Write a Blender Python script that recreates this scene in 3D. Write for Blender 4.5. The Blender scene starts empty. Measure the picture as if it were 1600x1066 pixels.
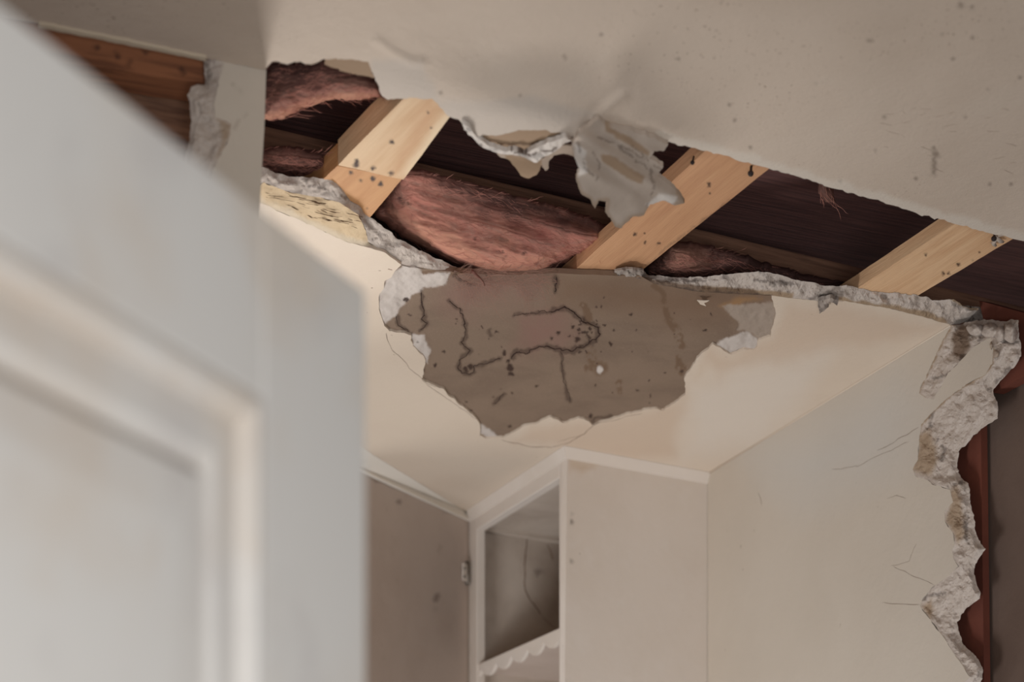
import bpy, math, random
import numpy as np
from mathutils import Vector
from mathutils.geometry import delaunay_2d_cdt

random.seed(7)
SC = bpy.context.scene
COL = SC.collection

# ------------------------------------------------------------------ camera
F = 2917.0            # focal length in pixels of the 1600 px wide frame
HOR = 1560.0          # row of the horizon (lens shifted upwards, camera level)
CAMZ = 1.5
H = 2.6               # ceiling height
cam_d = bpy.data.cameras.new('camera')
cam = bpy.data.objects.new('camera', cam_d)
COL.objects.link(cam)
cam.location = (0, 0, CAMZ)
cam.rotation_euler = (math.pi / 2, 0, 0)
cam_d.sensor_width = 36.0
cam_d.sensor_fit = 'HORIZONTAL'
cam_d.lens = F / 1600 * 36
cam_d.shift_y = (HOR - 533) / 1600
cam_d.clip_start = 0.05
cam_d.dof.use_dof = True
cam_d.dof.focus_distance = 2.85
cam_d.dof.aperture_fstop = 4.0
SC.camera = cam

# ------------------------------------------------------------------ light
SC.view_settings.view_transform = 'Standard'
SC.view_settings.look = 'None'
SC.view_settings.gamma = 1.0
SC.view_settings.use_curve_mapping = False
SC.view_settings.exposure = 0.0
W = bpy.data.worlds.new('world')
SC.world = W
W.use_nodes = True
W.node_tree.nodes['Background'].inputs[0].default_value = (0.99, 0.96, 0.95, 1)
W.node_tree.nodes['Background'].inputs[1].default_value = 0.21


def area(name, loc, target, size, energy, color):
    l = bpy.data.lights.new(name, 'AREA')
    l.shape = 'RECTANGLE'
    l.size, l.size_y = size
    l.energy = energy
    l.color = color
    o = bpy.data.objects.new(name, l)
    COL.objects.link(o)
    o.location = loc
    o.rotation_euler = (Vector(target) - Vector(loc)).to_track_quat('-Z', 'Y').to_euler()
    return o


area('window_light', (-1.15, 4.1, 1.3), (0.4, 2.9, 2.6), (0.8, 1.0), 5.6, (1.0, 0.98, 0.95))
area('ceiling_fill', (-0.52, 3.5, 1.95), (-0.2, 1.9, 2.6), (0.3, 0.4), 2.3, (1.0, 0.97, 0.94)).data.spread = math.radians(66)  # unseen helper, added to light the near ceiling past the wall end
area('far_room_fill', (-0.9, 2.55, 0.6), (0.25, 4.0, 2.2), (0.6, 0.6), 10.0, (0.97, 0.98, 1.0)).data.spread = math.radians(105)  # added fill that brightens the cabinet inside and the right wall
area('room_fill', (0.3, -1.2, 0.8), (0.1, 2.5, 1.3), (1.2, 1.2), 26.0, (0.95, 0.97, 1.0)).data.spread = math.radians(130)  # added fill from behind the camera, no source seen there
area('door_fill', (0.45, 0.1, 0.8), (-0.35, 0.8, 1.3), (0.5, 0.5), 3.6, (1.0, 0.98, 0.96)).data.spread = math.radians(120)  # unseen extra source, added to brighten the door towards its hinge side


# ------------------------------------------------------------------ geometry of the photograph
def ray(x, y):
    x = np.asarray(x, float)
    y = np.asarray(y, float)
    return np.stack([(x - 800) / F, np.ones_like(x), (HOR - y) / F], -1)


def on_z(x, y, z):
    """points seen at pixel (x, y) lying at height z (scalar or array)"""
    r = ray(x, y)
    t = (np.asarray(z, float) - CAMZ) / r[..., 2]
    return r * t[..., None] + np.array([0, 0, CAMZ])


def ceil_at(dz=0.0):
    if callable(dz):
        return lambda x, y: on_z(x, y, H + dz(x, y))
    return lambda x, y: on_z(x, y, H + dz + 0 * np.asarray(x, float))


class VPlane:
    """vertical plane through two points of the plan; off > 0 goes behind it"""
    def __init__(s, p, q):
        s.p = np.array([p[0], p[1], 0.0])
        d = np.array([q[0] - p[0], q[1] - p[1], 0.0])
        s.len = np.linalg.norm(d)
        s.d = d / s.len
        n = np.array([s.d[1], -s.d[0], 0.0])
        if np.dot(n, -s.p) < 0:
            n = -n
        s.n = n           # towards the camera

    def at(s, off=0.0):
        def f(x, y):
            r = ray(x, y)
            o = off(x, y) if callable(off) else off
            c = np.array([0, 0, CAMZ])
            t = (np.dot(s.p - c, s.n) - o) / (r @ s.n)
            return r * np.asarray(t)[..., None] + c
        return f


# ------------------------------------------------------------------ noise and 2-D tools
def _hash(ix, iy, seed):
    n = (ix.astype(np.int64) * 374761393 + iy.astype(np.int64) * 668265263 + seed * 974711) & 0x7fffffff
    n = ((n ^ (n >> 13)) * 1274126177) & 0x7fffffff
    return ((n ^ (n >> 16)) & 0xffff) / 65535.0


def vnoise(x, y, seed=0):
    x = np.asarray(x, float)
    y = np.asarray(y, float)
    ix, iy = np.floor(x), np.floor(y)
    fx, fy = x - ix, y - iy
    fx = fx * fx * (3 - 2 * fx)
    fy = fy * fy * (3 - 2 * fy)
    a, b = _hash(ix, iy, seed), _hash(ix + 1, iy, seed)
    c, d = _hash(ix, iy + 1, seed), _hash(ix + 1, iy + 1, seed)
    return (a + (b - a) * fx) * (1 - fy) + (c + (d - c) * fx) * fy


def fbm(x, y, scale, seed=0, octv=4):
    """about -1..1; scale in pixels"""
    x = np.asarray(x, float) / scale
    y = np.asarray(y, float) / scale
    v, a, t = 0, 1.0, 0
    for k in range(octv):
        v = v + a * (vnoise(x * 2 ** k + 17.3 * k, y * 2 ** k - 9.1 * k, seed + k) * 2 - 1)
        t += a
        a *= 0.55
    return v / t * 1.6


def inside(x, y, poly):
    x = np.asarray(x, float)
    y = np.asarray(y, float)
    p = np.asarray(poly, float)
    q = np.roll(p, -1, 0)
    r = np.zeros(x.shape, bool)
    for (x0, y0), (x1, y1) in zip(p, q):
        if y0 == y1:
            continue
        c = ((y0 > y) != (y1 > y)) & (x < (x1 - x0) * (y - y0) / (y1 - y0) + x0)
        r ^= c
    return r


def dist(x, y, line):
    x = np.asarray(x, float)
    y = np.asarray(y, float)
    p = np.asarray(line, float)
    best = np.full(x.shape, 1e9)
    if len(p) == 1:
        return np.hypot(x - p[0, 0], y - p[0, 1])
    for (x0, y0), (x1, y1) in zip(p[:-1], p[1:]):
        dx, dy = x1 - x0, y1 - y0
        t = np.clip(((x - x0) * dx + (y - y0) * dy) / (dx * dx + dy * dy + 1e-9), 0, 1)
        best = np.minimum(best, np.hypot(x - x0 - t * dx, y - y0 - t * dy))
    return best


def sstep(a, b, v):
    t = np.clip((v - a) / (b - a), 0, 1)
    return t * t * (3 - 2 * t)


def poly_mask(poly, warp=4, scale=18, soft=1.5, seed=3):
    """soft mask of an area given by its outline, its border roughened"""
    def f(x, y):
        wx = x + warp * fbm(x, y, scale, seed)
        wy = y + warp * fbm(x, y, scale, seed + 50)
        d = dist(wx, wy, list(poly) + [poly[0]])
        return np.where(inside(wx, wy, poly), 0.5 + np.clip(d / soft, 0, 1) * .5, 0.5 - np.clip(d / soft, 0, 1) * .5)
    return f


def line_mask(lines, width=1.6, warp=3, scale=10, soft=1.6, broken=0.0, seed=11):
    def f(x, y):
        wx = x + warp * fbm(x, y, scale, seed)
        wy = y + warp * fbm(x, y, scale, seed + 50)
        m = np.zeros(np.shape(x))
        for l in lines:
            w = width
            if isinstance(l, tuple) and isinstance(l[0], list):
                l, w = l
            ww = w * (1 + 0.7 * fbm(x, y, 14, seed + 5))
            m = np.maximum(m, 1 - sstep(ww, ww + soft, dist(wx, wy, l)))
        if broken:
            m = m * sstep(-broken, 0.25 - broken * .3, fbm(x, y, 9, seed + 9) + 0.3)
        return m
    return f


def dots_mask(dots, warp=2, seed=21):
    def f(x, y):
        wx = x + warp * fbm(x, y, 6, seed)
        wy = y + warp * fbm(x, y, 6, seed + 50)
        m = np.zeros(np.shape(x))
        for (a, b, r) in dots:
            m = np.maximum(m, 1 - sstep(r * .6, r * 1.25, np.hypot(wx - a, wy - b)))
        return m
    return f


def mmax(*fs):
    def f(x, y):
        m = fs[0](x, y)
        for g in fs[1:]:
            m = np.maximum(m, g(x, y))
        return m
    return f


def densify(poly, step, amp=0.0, scale=12, seed=1, closed=True, smooth=()):
    """subdivide an outline and fray it; smooth = indices of segments kept straight"""
    out = []
    n = len(poly)
    for i in range(n if closed else n - 1):
        a, b = np.array(poly[i], float), np.array(poly[(i + 1) % n], float)
        L = np.linalg.norm(b - a)
        k = max(1, int(L / step))
        for j in range(k):
            p = a + (b - a) * j / k
            if amp and i not in smooth:
                e = min(1.0, min(j, k - j) / 2.0) if ((i - 1) in smooth or (i + 1) in smooth) else 1.0
                p = p + e * amp * np.array([float(fbm(p[0], p[1], scale, seed)), float(fbm(p[0], p[1], scale, seed + 31))])
            out.append((p[0], p[1]))
    if not closed:
        out.append(tuple(map(float, poly[-1])))
    return out


# ------------------------------------------------------------------ object helpers
def props(o, label=None, cat=None, group=None, kind=None):
    if label: o['label'] = label
    if cat: o['category'] = cat
    if group: o['group'] = group
    if kind: o['kind'] = kind
    return o


def link(name, V, faces, mat, parent=None, attrs=None, smooth=True):
    V = np.asarray(V, float)
    lo, hi = V.min(0), V.max(0)
    org = np.array([(lo[0] + hi[0]) / 2, (lo[1] + hi[1]) / 2, lo[2]])
    me = bpy.data.meshes.new(name)
    me.from_pydata([tuple(v) for v in (V - org)], [], [tuple(int(i) for i in f) for f in faces])
    for k, a in (attrs or {}).items():
        at = me.attributes.new(k, 'FLOAT', 'POINT')
        at.data.foreach_set('value', np.asarray(a, np.float32))
    me.polygons.foreach_set('use_smooth', [smooth] * len(me.polygons))
    me.materials.append(mat)
    me.update()
    o = bpy.data.objects.new(name, me)
    COL.objects.link(o)
    o.location = org
    if parent is not None:
        o.parent = parent
        o.location = Vector(org) - Vector(parent.get('_o', parent.location))
    o['_o'] = [float(v) for v in org]
    return o


def empty(name, loc):
    o = bpy.data.objects.new(name, None)
    o.empty_display_size = 0.1
    o.location = loc
    o['_o'] = [float(v) for v in loc]
    COL.objects.link(o)
    return o


def tri(outline, spacing, holes=(), box=None, coarse=None):
    """triangulate an outline: points every `spacing` px inside box, every `coarse` px elsewhere"""
    rings = [outline] + list(holes)
    pts, edges = [], []
    for r in rings:
        s = len(pts)
        pts += [Vector(p) for p in r]
        edges += [(s + i, s + (i + 1) % len(r)) for i in range(len(r))]
    a = np.array(outline, float)
    lo, hi = a.min(0), a.max(0)

    def grid(l, h, s):
        gx, gy = np.meshgrid(np.arange(l[0] + s / 2, h[0], s), np.arange(l[1] + s / 2, h[1], s * .87))
        gx[1::2] += s / 2
        rs = np.random.RandomState(5)
        return (gx + rs.uniform(-.15, .15, gx.shape) * s).ravel(), (gy + rs.uniform(-.15, .15, gy.shape) * s).ravel()
    if box is None:
        gx, gy = grid(lo, hi, spacing)
    else:
        bl, bh = np.maximum(lo, box[:2]), np.minimum(hi, box[2:])
        gx, gy = grid(bl, bh, spacing)
        cx, cy = grid(lo, hi, coarse)
        k = (cx < bl[0] - spacing) | (cx > bh[0] + spacing) | (cy < bl[1] - spacing) | (cy > bh[1] + spacing)
        gx, gy = np.r_[gx, cx[k]], np.r_[gy, cy[k]]
    m = inside(gx, gy, outline)
    for h in holes:
        m &= ~inside(gx, gy, h)
    for r in rings:
        rr = list(r) + [r[0]]
        idx = np.where(m)[0]
        if len(idx):
            m[idx] &= dist(gx[idx], gy[idx], rr) > spacing * .35
    pts += [Vector((x, y)) for x, y in zip(gx[m], gy[m])]
    v, e, f, *_ = delaunay_2d_cdt(pts, edges, [], 0, 1e-4)
    P = np.array([(p.x, p.y) for p in v])
    f = np.array([t for t in f if len(t) == 3], int)
    c = P[f].mean(1)
    k = inside(c[:, 0], c[:, 1], outline)
    for h in holes:
        k &= ~inside(c[:, 0], c[:, 1], h)
    return P, f[k]


def sheet(name, outline, S, spacing, mat, parent=None, holes=(), thick=None, attrs=None, box=None, coarse=60, smooth=True):
    P, f = tri(outline, spacing, holes, box, coarse)
    x, y = P[:, 0], P[:, 1]
    V = S(x, y)
    A = {k: np.clip(g(x, y), 0, 1) for k, g in (attrs or {}).items()}
    faces = [tuple(t) for t in f]
    # make the faces look at the camera
    t = f[len(f) // 2]
    nrm = np.cross(V[t[1]] - V[t[0]], V[t[2]] - V[t[0]])
    if np.dot(nrm, np.array([0, 0, CAMZ]) - V[t[0]]) < 0:
        faces = [q[::-1] for q in faces]
    if thick is not None:
        n = len(V)
        tv = thick(V) if callable(thick) else np.array(thick, float)
        cnt = {}
        for q in faces:
            for i in range(3):
                a, b = q[i], q[(i + 1) % 3]
                cnt[(a, b)] = 1
        bnd = [(a, b) for (a, b) in cnt if (b, a) not in cnt]
        back = [tuple(i + n for i in q[::-1]) for q in faces]
        V = np.vstack([V, V + tv])
        ids = sorted({i for e in bnd for i in e})
        mp = {i: 2 * n + k for k, i in enumerate(ids)}
        m = len(ids)
        V = np.vstack([V, V[ids], V[[i + n for i in ids]]])
        sides = [(mp[b], mp[a], mp[a] + m, mp[b] + m) for a, b in bnd]
        faces = faces + back + sides
        for k in A:
            A[k] = np.r_[A[k], A[k], A[k][ids], A[k][ids]]
    return link(name, V, faces, mat, parent, A, smooth)


def rim(name, front, back, S_off, depth, spacing, mat, parent, rough=.004, scale=14, attrs=None, seed=5, fray=2.0, bulge=0.0):
    """broken edge of a board: runs from the line `front` on its face to `back` on its far side"""
    fl = densify(front, spacing * 1.2, fray * .35, 10, seed, closed=False)
    bl = densify(back, spacing * 1.2, fray, 10, seed + 3, closed=False)
    outline = fl + bl[::-1]

    def off(x, y):
        da, db = dist(x, y, fl), dist(x, y, bl)
        t = da / (da + db + 1e-6)
        e = np.clip(np.minimum(da, db) / 8, 0, 1)
        n1 = fbm(x, y, scale, seed + 7, 5)
        n2 = np.abs(fbm(x, y, scale * 2.2, seed + 17, 3))
        return depth * t + e * rough * .7 * (n1 * .8 - n2 * .9) - bulge * 4 * t * (1 - t)
    return sheet(name, outline, S_off(off), spacing, mat, parent, attrs=attrs, smooth=False)


def tube(name, paths, mat, parent=None, sides=5):
    """paths: list of (points, radius or radii)"""
    V, Fc = [], []
    for pts, rad in paths:
        pts = [Vector(p) for p in pts]
        n = len(pts)
        rs = rad if hasattr(rad, '__len__') else [rad] * n
        base = len(V)
        for i, p in enumerate(pts):
            d = (pts[min(i + 1, n - 1)] - pts[max(i - 1, 0)]).normalized()
            u = d.cross(Vector((.31, .17, .93)))
            if u.length < 1e-4: u = d.cross(Vector((1, 0, 0)))
            u.normalize()
            w = d.cross(u)
            for k in range(sides):
                a = 2 * math.pi * k / sides
                V.append(p + (u * math.cos(a) + w * math.sin(a)) * rs[i])
        for i in range(n - 1):
            for k in range(sides):
                a, b = base + i * sides + k, base + i * sides + (k + 1) % sides
                Fc.append((a, b, b + sides, a + sides))
        Fc.append(tuple(base + k for k in range(sides))[::-1])
        Fc.append(tuple(base + (n - 1) * sides + k for k in range(sides)))
    return link(name, V, Fc, mat, parent)


def hairlines(name, lines, S, mat, parent, rpx=.5, jit=1.2, seed=1, step=4, scale=14, vary=.6):
    """fine cracks or scratches lying in a surface"""
    paths = []
    for l in lines:
        w = rpx
        if isinstance(l, tuple) and isinstance(l[0], list): l, w = l
        p = np.array(densify(l, step, jit, scale, seed, closed=False))
        P = S(p[:, 0], p[:, 1])
        sc = np.linalg.norm(P - np.array([0, 0, CAMZ]), axis=1) / F
        r = w * sc * (.55 + .6 * np.abs(fbm(p[:, 0], p[:, 1], 11, seed + 3)))
        r[0] *= .2
        r[-1] *= .2
        paths.append((P, list(r)))
    return tube(name, paths, mat, parent, 4)


def prism(name, pts, vec, mat, parent=None, smooth=False):
    """convex polygon pts swept along vec"""
    n = len(pts)
    A = [np.array(p, float) for p in pts]
    V = A + [a + np.array(vec, float) for a in A]
    fc = [tuple(range(n))[::-1], tuple(range(n, 2 * n))] + [(i, (i + 1) % n, (i + 1) % n + n, i + n) for i in range(n)]
    return link(name, V, fc, mat, parent, smooth=smooth)


def box_uvz(V, Fc, p0, u, w, s0, s1, t0, t1, z0, z1):
    """add a box in a frame with plan axes u, w at p0"""
    b = len(V)
    for z in (z0, z1):
        for s, t in ((s0, t0), (s1, t0), (s1, t1), (s0, t1)):
            q = np.array(p0) + np.array(u) * s + np.array(w) * t
            V.append((q[0], q[1], z))
    Fc += [tuple(b + i for i in f) for f in ((3, 2, 1, 0), (4, 5, 6, 7), (0, 1, 5, 4), (1, 2, 6, 5), (2, 3, 7, 6), (3, 0, 4, 7))]


def bevel(o, w=.002, seg=2):
    m = o.modifiers.new('bevel', 'BEVEL')
    m.width = w
    m.segments = seg
    m.limit_method = 'ANGLE'
    return o


# ------------------------------------------------------------------ materials
def lin(r, g, b):
    f = lambda c: (c / 255 / 12.92) if c / 255 <= .04045 else ((c / 255 + .055) / 1.055) ** 2.4
    return (f(r), f(g), f(b), 1)


class NT:
    def __init__(s, name):
        s.m = bpy.data.materials.new(name)
        s.m.use_nodes = True
        s.t = s.m.node_tree
        s.b = s.t.nodes['Principled BSDF']

    def n(s, typ, **kw):
        o = s.t.nodes.new(typ)
        for k, v in kw.items():
            if k.startswith('i_'):
                key = k[2:]
                o.inputs[int(key) if key.isdigit() else key.replace('_', ' ')].default_value = v
            else:
                setattr(o, k, v)
        return o

    def l(s, a, b): s.t.links.new(a, b)

    def mix(s, fac, a, b):
        o = s.n('ShaderNodeMix', data_type='RGBA')
        for v, i in ((fac, 0), (a, 6), (b, 7)):
            if hasattr(v, 'is_linked'): s.l(v, o.inputs[i])
            else: o.inputs[i].default_value = v
        return o.outputs[2]

    def ramp(s, v, a, b):
        o = s.n('ShaderNodeMapRange', interpolation_type='SMOOTHSTEP')
        s.l(v, o.inputs[0])
        o.inputs[1].default_value, o.inputs[2].default_value = a, b
        return o.outputs[0]

    def math(s, op, a, b):
        o = s.n('ShaderNodeMath', operation=op)
        for v, i in ((a, 0), (b, 1)):
            if hasattr(v, 'is_linked'): s.l(v, o.inputs[i])
            else: o.inputs[i].default_value = v
        return o.outputs[0]


def surface(name, base, rough=.85, var=(), layers=(), bumps=(), specks=(), grain=None, spec=.25):
    """base colour, blotches var=(scale, colour, lo, hi, strength), attribute layers=(attr, colour), bumps=(scale, dist), specks=(scale, radius, colour, density)"""
    T = NT(name)
    co = T.n('ShaderNodeTexCoord').outputs['Object']
    if grain is not None:
        ang, sx, sy = grain
        r = T.n('ShaderNodeMapping'); r.inputs['Rotation'].default_value = (0, 0, -ang); T.l(co, r.inputs[0])
        m = T.n('ShaderNodeMapping'); m.inputs['Scale'].default_value = (sx, sy, sy); T.l(r.outputs[0], m.inputs[0])
        gco = m.outputs[0]
    else:
        gco = co
    c = base
    for (sc, col, lo, hi, st) in var:
        nz = T.n('ShaderNodeTexNoise', i_Scale=sc, i_Detail=6.0, i_Roughness=.6, i_Distortion=.3)
        T.l(gco, nz.inputs['Vector'])
        c = T.mix(T.math('MULTIPLY', T.ramp(nz.outputs[0], lo, hi), st), c, col)
    for (sc, rad, col, dens) in specks:
        v = T.n('ShaderNodeTexVoronoi', i_Scale=sc)
        wn = T.n('ShaderNodeTexNoise', i_Scale=sc * 1.7, i_Detail=2.0)
        T.l(co, wn.inputs['Vector'])
        wm = T.n('ShaderNodeMix', data_type='VECTOR'); wm.inputs[0].default_value = .25 / sc
        va = T.n('ShaderNodeVectorMath', operation='SCALE'); T.l(wn.outputs[1], va.inputs[0]); va.inputs[3].default_value = .7 / sc
        vb = T.n('ShaderNodeVectorMath', operation='ADD'); T.l(co, vb.inputs[0]); T.l(va.outputs[0], vb.inputs[1])
        T.l(vb.outputs[0], v.inputs['Vector'])
        f = T.ramp(v.outputs['Distance'], rad, rad * .5)
        sep = T.n('ShaderNodeSeparateColor'); T.l(v.outputs['Color'], sep.inputs[0])
        g = T.ramp(sep.outputs[0], 1 - dens, 1 - dens + .02)
        pn = T.n('ShaderNodeTexNoise', i_Scale=3.0, i_Detail=2.0); T.l(co, pn.inputs['Vector'])
        pp = T.ramp(pn.outputs[0], .45, .62)
        c = T.mix(T.math('MULTIPLY', T.math('MULTIPLY', f, g), pp), c, col)
    for (at, col) in layers:
        a = T.n('ShaderNodeAttribute', attribute_name=at)
        c = T.mix(a.outputs['Fac'], c, col)
    if hasattr(c, 'is_linked'): T.l(c, T.b.inputs['Base Color'])
    else: T.b.inputs['Base Color'].default_value = c
    T.b.inputs['Roughness'].default_value = rough
    T.b.inputs['Specular IOR Level'].default_value = spec
    prev = None
    for (sc, d) in bumps:
        nz = T.n('ShaderNodeTexNoise', i_Scale=sc, i_Detail=5.0, i_Roughness=.65)
        T.l(gco, nz.inputs['Vector'])
        b = T.n('ShaderNodeBump', i_Strength=1.0, i_Distance=d)
        T.l(nz.outputs[0], b.inputs['Height'])
        if prev is not None: T.l(prev, b.inputs['Normal'])
        prev = b.outputs[0]
    if prev is not None: T.l(prev, T.b.inputs['Normal'])
    return T.m


CREAM = lin(205, 190, 172)
TAN = lin(160, 134, 105)
DIRT = lin(62, 46, 38)
M_CEIL = surface('ceiling_paint', lin(204, 187, 170), .8, var=[(2.2, lin(192, 174, 156), .4, .7, .6), (9, lin(208, 194, 178), .5, .75, .3)],
                 specks=[(60, .14, lin(150, 128, 110), .25), (150, .2, lin(128, 104, 86), .4), (95, .12, lin(122, 98, 80), .3)],
                 layers=[('grey', lin(190, 178, 166)), ('pale', lin(214, 203, 189)), ('tan', TAN), ('dirt', lin(105, 88, 76))],
                 bumps=[(60, .0012), (240, .0004)])
M_CEIL2 = surface('far_ceiling_paint', lin(210, 194, 176), .75, var=[(2.5, lin(203, 185, 166), .4, .7, .6)],
                  specks=[(60, .13, lin(140, 118, 98), .12)],
                  layers=[('stain', lin(200, 178, 157)), ('light', lin(213, 204, 194)), ('crack', lin(120, 98, 82))], bumps=[(70, .0008)])
M_WALL = surface('wall_paint', lin(198, 187, 173), .75, var=[(2, lin(190, 178, 163), .4, .7, .6)],
                 specks=[(45, .12, lin(140, 124, 108), .10)],
                 layers=[('cool', lin(192, 190, 186)), ('crack', lin(140, 124, 110))], bumps=[(60, .0008)])
M_GYP = surface('broken_gypsum', lin(194, 181, 170), .95, var=[(50, lin(180, 166, 154), .42, .66, .6), (260, lin(208, 197, 187), .5, .7, .5)],
                layers=[('paper', lin(158, 134, 108)), ('brown', lin(112, 90, 72)), ('dirt', lin(70, 58, 52))], bumps=[(130, .0022), (420, .0008)])
M_PATCH = surface('brown_board_paper', lin(132, 112, 95), .92, var=[(6, lin(116, 97, 82), .4, .66, .7), (300, lin(150, 130, 112), .5, .8, .5)],
                  specks=[(70, .13, lin(60, 46, 40), .10)],
                  layers=[('warm', lin(120, 94, 74)), ('pink', lin(136, 102, 92)), ('streak', lin(110, 86, 66)), ('ochre', lin(165, 125, 80)),
                          ('gyp', lin(200, 190, 182)), ('greygyp', lin(160, 144, 130)), ('stain', lin(58, 40, 32))],
                  bumps=[(260, .0008)])
M_PAPER = surface('torn_tan_paper', lin(206, 182, 148), .95, var=[(30, lin(190, 164, 130), .4, .7, .7)], layers=[('dirt', lin(96, 72, 50)), ('pale', lin(205, 190, 168))], bumps=[(90, .002)])
M_FLAP = surface('torn_plaster_layers', lin(182, 167, 153), .9, var=[(14, lin(168, 152, 138), .45, .7, .6)],
                 layers=[('tan', lin(150, 124, 98)), ('gyp', lin(208, 199, 190)), ('dirt', lin(96, 80, 70))], bumps=[(90, .0007)])
M_DARKWOOD = surface('dark_roof_boards', lin(122, 84, 78), .9, var=[(6, lin(88, 62, 60), .35, .7, .9), (14, lin(136, 100, 88), .55, .75, .5)], grain=(math.radians(24), 1.2, 26), layers=[('chip', lin(110, 84, 74))], bumps=[(6, .002)])
M_PURLIN = surface('brown_purlin_timber', lin(132, 97, 77), .9, var=[(5, lin(98, 70, 56), .4, .7, .9)], grain=(math.radians(28), 1.5, 24), bumps=[(6, .002)])
M_RED = surface('red_brown_stud_timber', lin(112, 62, 48), .8, var=[(4, lin(90, 48, 38), .4, .7, .8)], layers=[('side', lin(98, 80, 68))], bumps=[(40, .001)])
M_LINTEL = surface('brown_lintel_timber', lin(150, 98, 68), .85, var=[(5, lin(110, 70, 50), .4, .65, .9)], grain=(math.radians(24), 1.5, 14), layers=[('spot', lin(60, 40, 34))], bumps=[(10, .001)])
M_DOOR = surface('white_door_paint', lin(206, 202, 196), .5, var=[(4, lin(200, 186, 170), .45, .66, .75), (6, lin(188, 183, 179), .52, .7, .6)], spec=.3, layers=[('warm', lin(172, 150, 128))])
M_CAB = surface('cabinet_cream_paint', lin(214, 203, 192), .7, var=[(4, lin(205, 192, 178), .4, .7, .5), (24, lin(217, 208, 199), .5, .7, .3)],
                specks=[(60, .12, lin(90, 74, 64), .10)], layers=[('stain', lin(196, 174, 150)), ('dirt', lin(70, 56, 48))], bumps=[(50, .0006)])
M_CABIN = surface('cabinet_inside_paint', lin(192, 178, 164), .85, var=[(5, lin(164, 148, 134), .4, .7, .8)], layers=[('dirt', lin(78, 64, 56))], bumps=[(30, .0008)])
M_CABBACK = surface('cabinet_door_back', lin(194, 178, 166), .8, var=[(3, lin(178, 160, 147), .4, .7, .7), (25, lin(150, 130, 115), .6, .75, .3)], layers=[('dirt', lin(90, 74, 64))], bumps=[(40, .0006)])
M_TRIM = surface('white_trim_paint', lin(226, 218, 206), .65, bumps=[(50, .0005)])
M_METAL = surface('dull_steel', lin(120, 110, 100), .5, spec=.5)
M_METAL.node_tree.nodes['Principled BSDF'].inputs['Metallic'].default_value = .6
M_NAIL = surface('rusty_nail', lin(48, 38, 36), .7)


def wood(name, ang, a, b, pale=None):
    return surface(name, a, .75, var=[(3.0, b, .38, .68, .85), (7.0, lin(214, 182, 140), .55, .8, .35)], grain=(ang, 1.3, 17),
                   layers=[('pale', lin(226, 202, 168)), ('warm', lin(190, 142, 102)), ('spot', lin(60, 38, 28)), ('dark', lin(122, 92, 68))], bumps=[(9, .0012)])


def fluff(name, cols):
    T = NT(name)
    co = T.n('ShaderNodeTexCoord').outputs['Object']
    r = T.n('ShaderNodeMapping'); r.inputs['Rotation'].default_value = (0, 0, math.radians(-28)); T.l(co, r.inputs[0])
    m = T.n('ShaderNodeMapping'); m.inputs['Scale'].default_value = (6, 22, 22); T.l(r.outputs[0], m.inputs[0])
    c = cols[0]
    for k, (col, sc) in enumerate(zip(cols[1:], (.8, .5, 1.4, 2.1))):
        nz = T.n('ShaderNodeTexNoise', i_Scale=sc, i_Detail=8.0, i_Roughness=.65, i_Distortion=1.6)
        T.l(m.outputs[0], nz.inputs['Vector'])
        c = T.mix(T.math('MULTIPLY', T.ramp(nz.outputs[0], .40, .72), .7), c, col)
    for at, col in (('mould_shade', lin(84, 62, 58)), ('light', lin(204, 150, 122))):
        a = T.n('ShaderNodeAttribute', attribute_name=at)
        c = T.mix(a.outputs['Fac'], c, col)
    T.l(c, T.b.inputs['Base Color'])
    T.b.inputs['Roughness'].default_value = 1
    T.b.inputs['Specular IOR Level'].default_value = .02
    nz = T.n('ShaderNodeTexNoise', i_Scale=2.5, i_Detail=9.0, i_Roughness=.7, i_Distortion=1.2)
    T.l(m.outputs[0], nz.inputs['Vector'])
    b = T.n('ShaderNodeBump', i_Strength=1.0, i_Distance=.004)
    T.l(nz.outputs[0], b.inputs['Height'])
    T.l(b.outputs[0], T.b.inputs['Normal'])
    return T.m


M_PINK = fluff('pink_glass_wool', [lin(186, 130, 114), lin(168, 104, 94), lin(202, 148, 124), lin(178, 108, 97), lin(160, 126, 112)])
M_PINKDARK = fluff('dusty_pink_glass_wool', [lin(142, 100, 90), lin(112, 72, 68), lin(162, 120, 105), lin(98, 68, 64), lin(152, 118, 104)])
M_FIBRE2 = surface('pale_wool_strand', lin(160, 122, 106), 1.0)
M_FIBRE = surface('glass_wool_strand', lin(190, 132, 116), 1.0)

UP = np.array([0, 0, 1.0])
FRAME = (-40, -40, 1640, 1110)

# ================================================================== SETTING
# ------------------------------------------------------------------ near ceiling, sagging at the torn edge
EDGE = [(-1500, -278), (85, 42), (200, 66), (320, 92), (345, 97), (416, 110), (424, 97), (450, 99), (470, 96), (485, 102), (505, 93),
        (530, 91), (560, 95), (576, 98), (588, 126), (598, 150), (604, 154), (640, 154), (676, 153), (690, 172), (702, 183), (716, 187),
        (728, 203), (746, 213), (785, 211), (800, 206), (835, 202), (868, 206), (890, 213), (915, 222), (938, 226), (950, 205), (985, 204), (1030, 218), (1060, 226),
        (1110, 238), (1200, 263), (1300, 293), (1400, 323), (1440, 336), (1500, 351), (1540, 363), (1600, 377), (3500, 900)]


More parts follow.
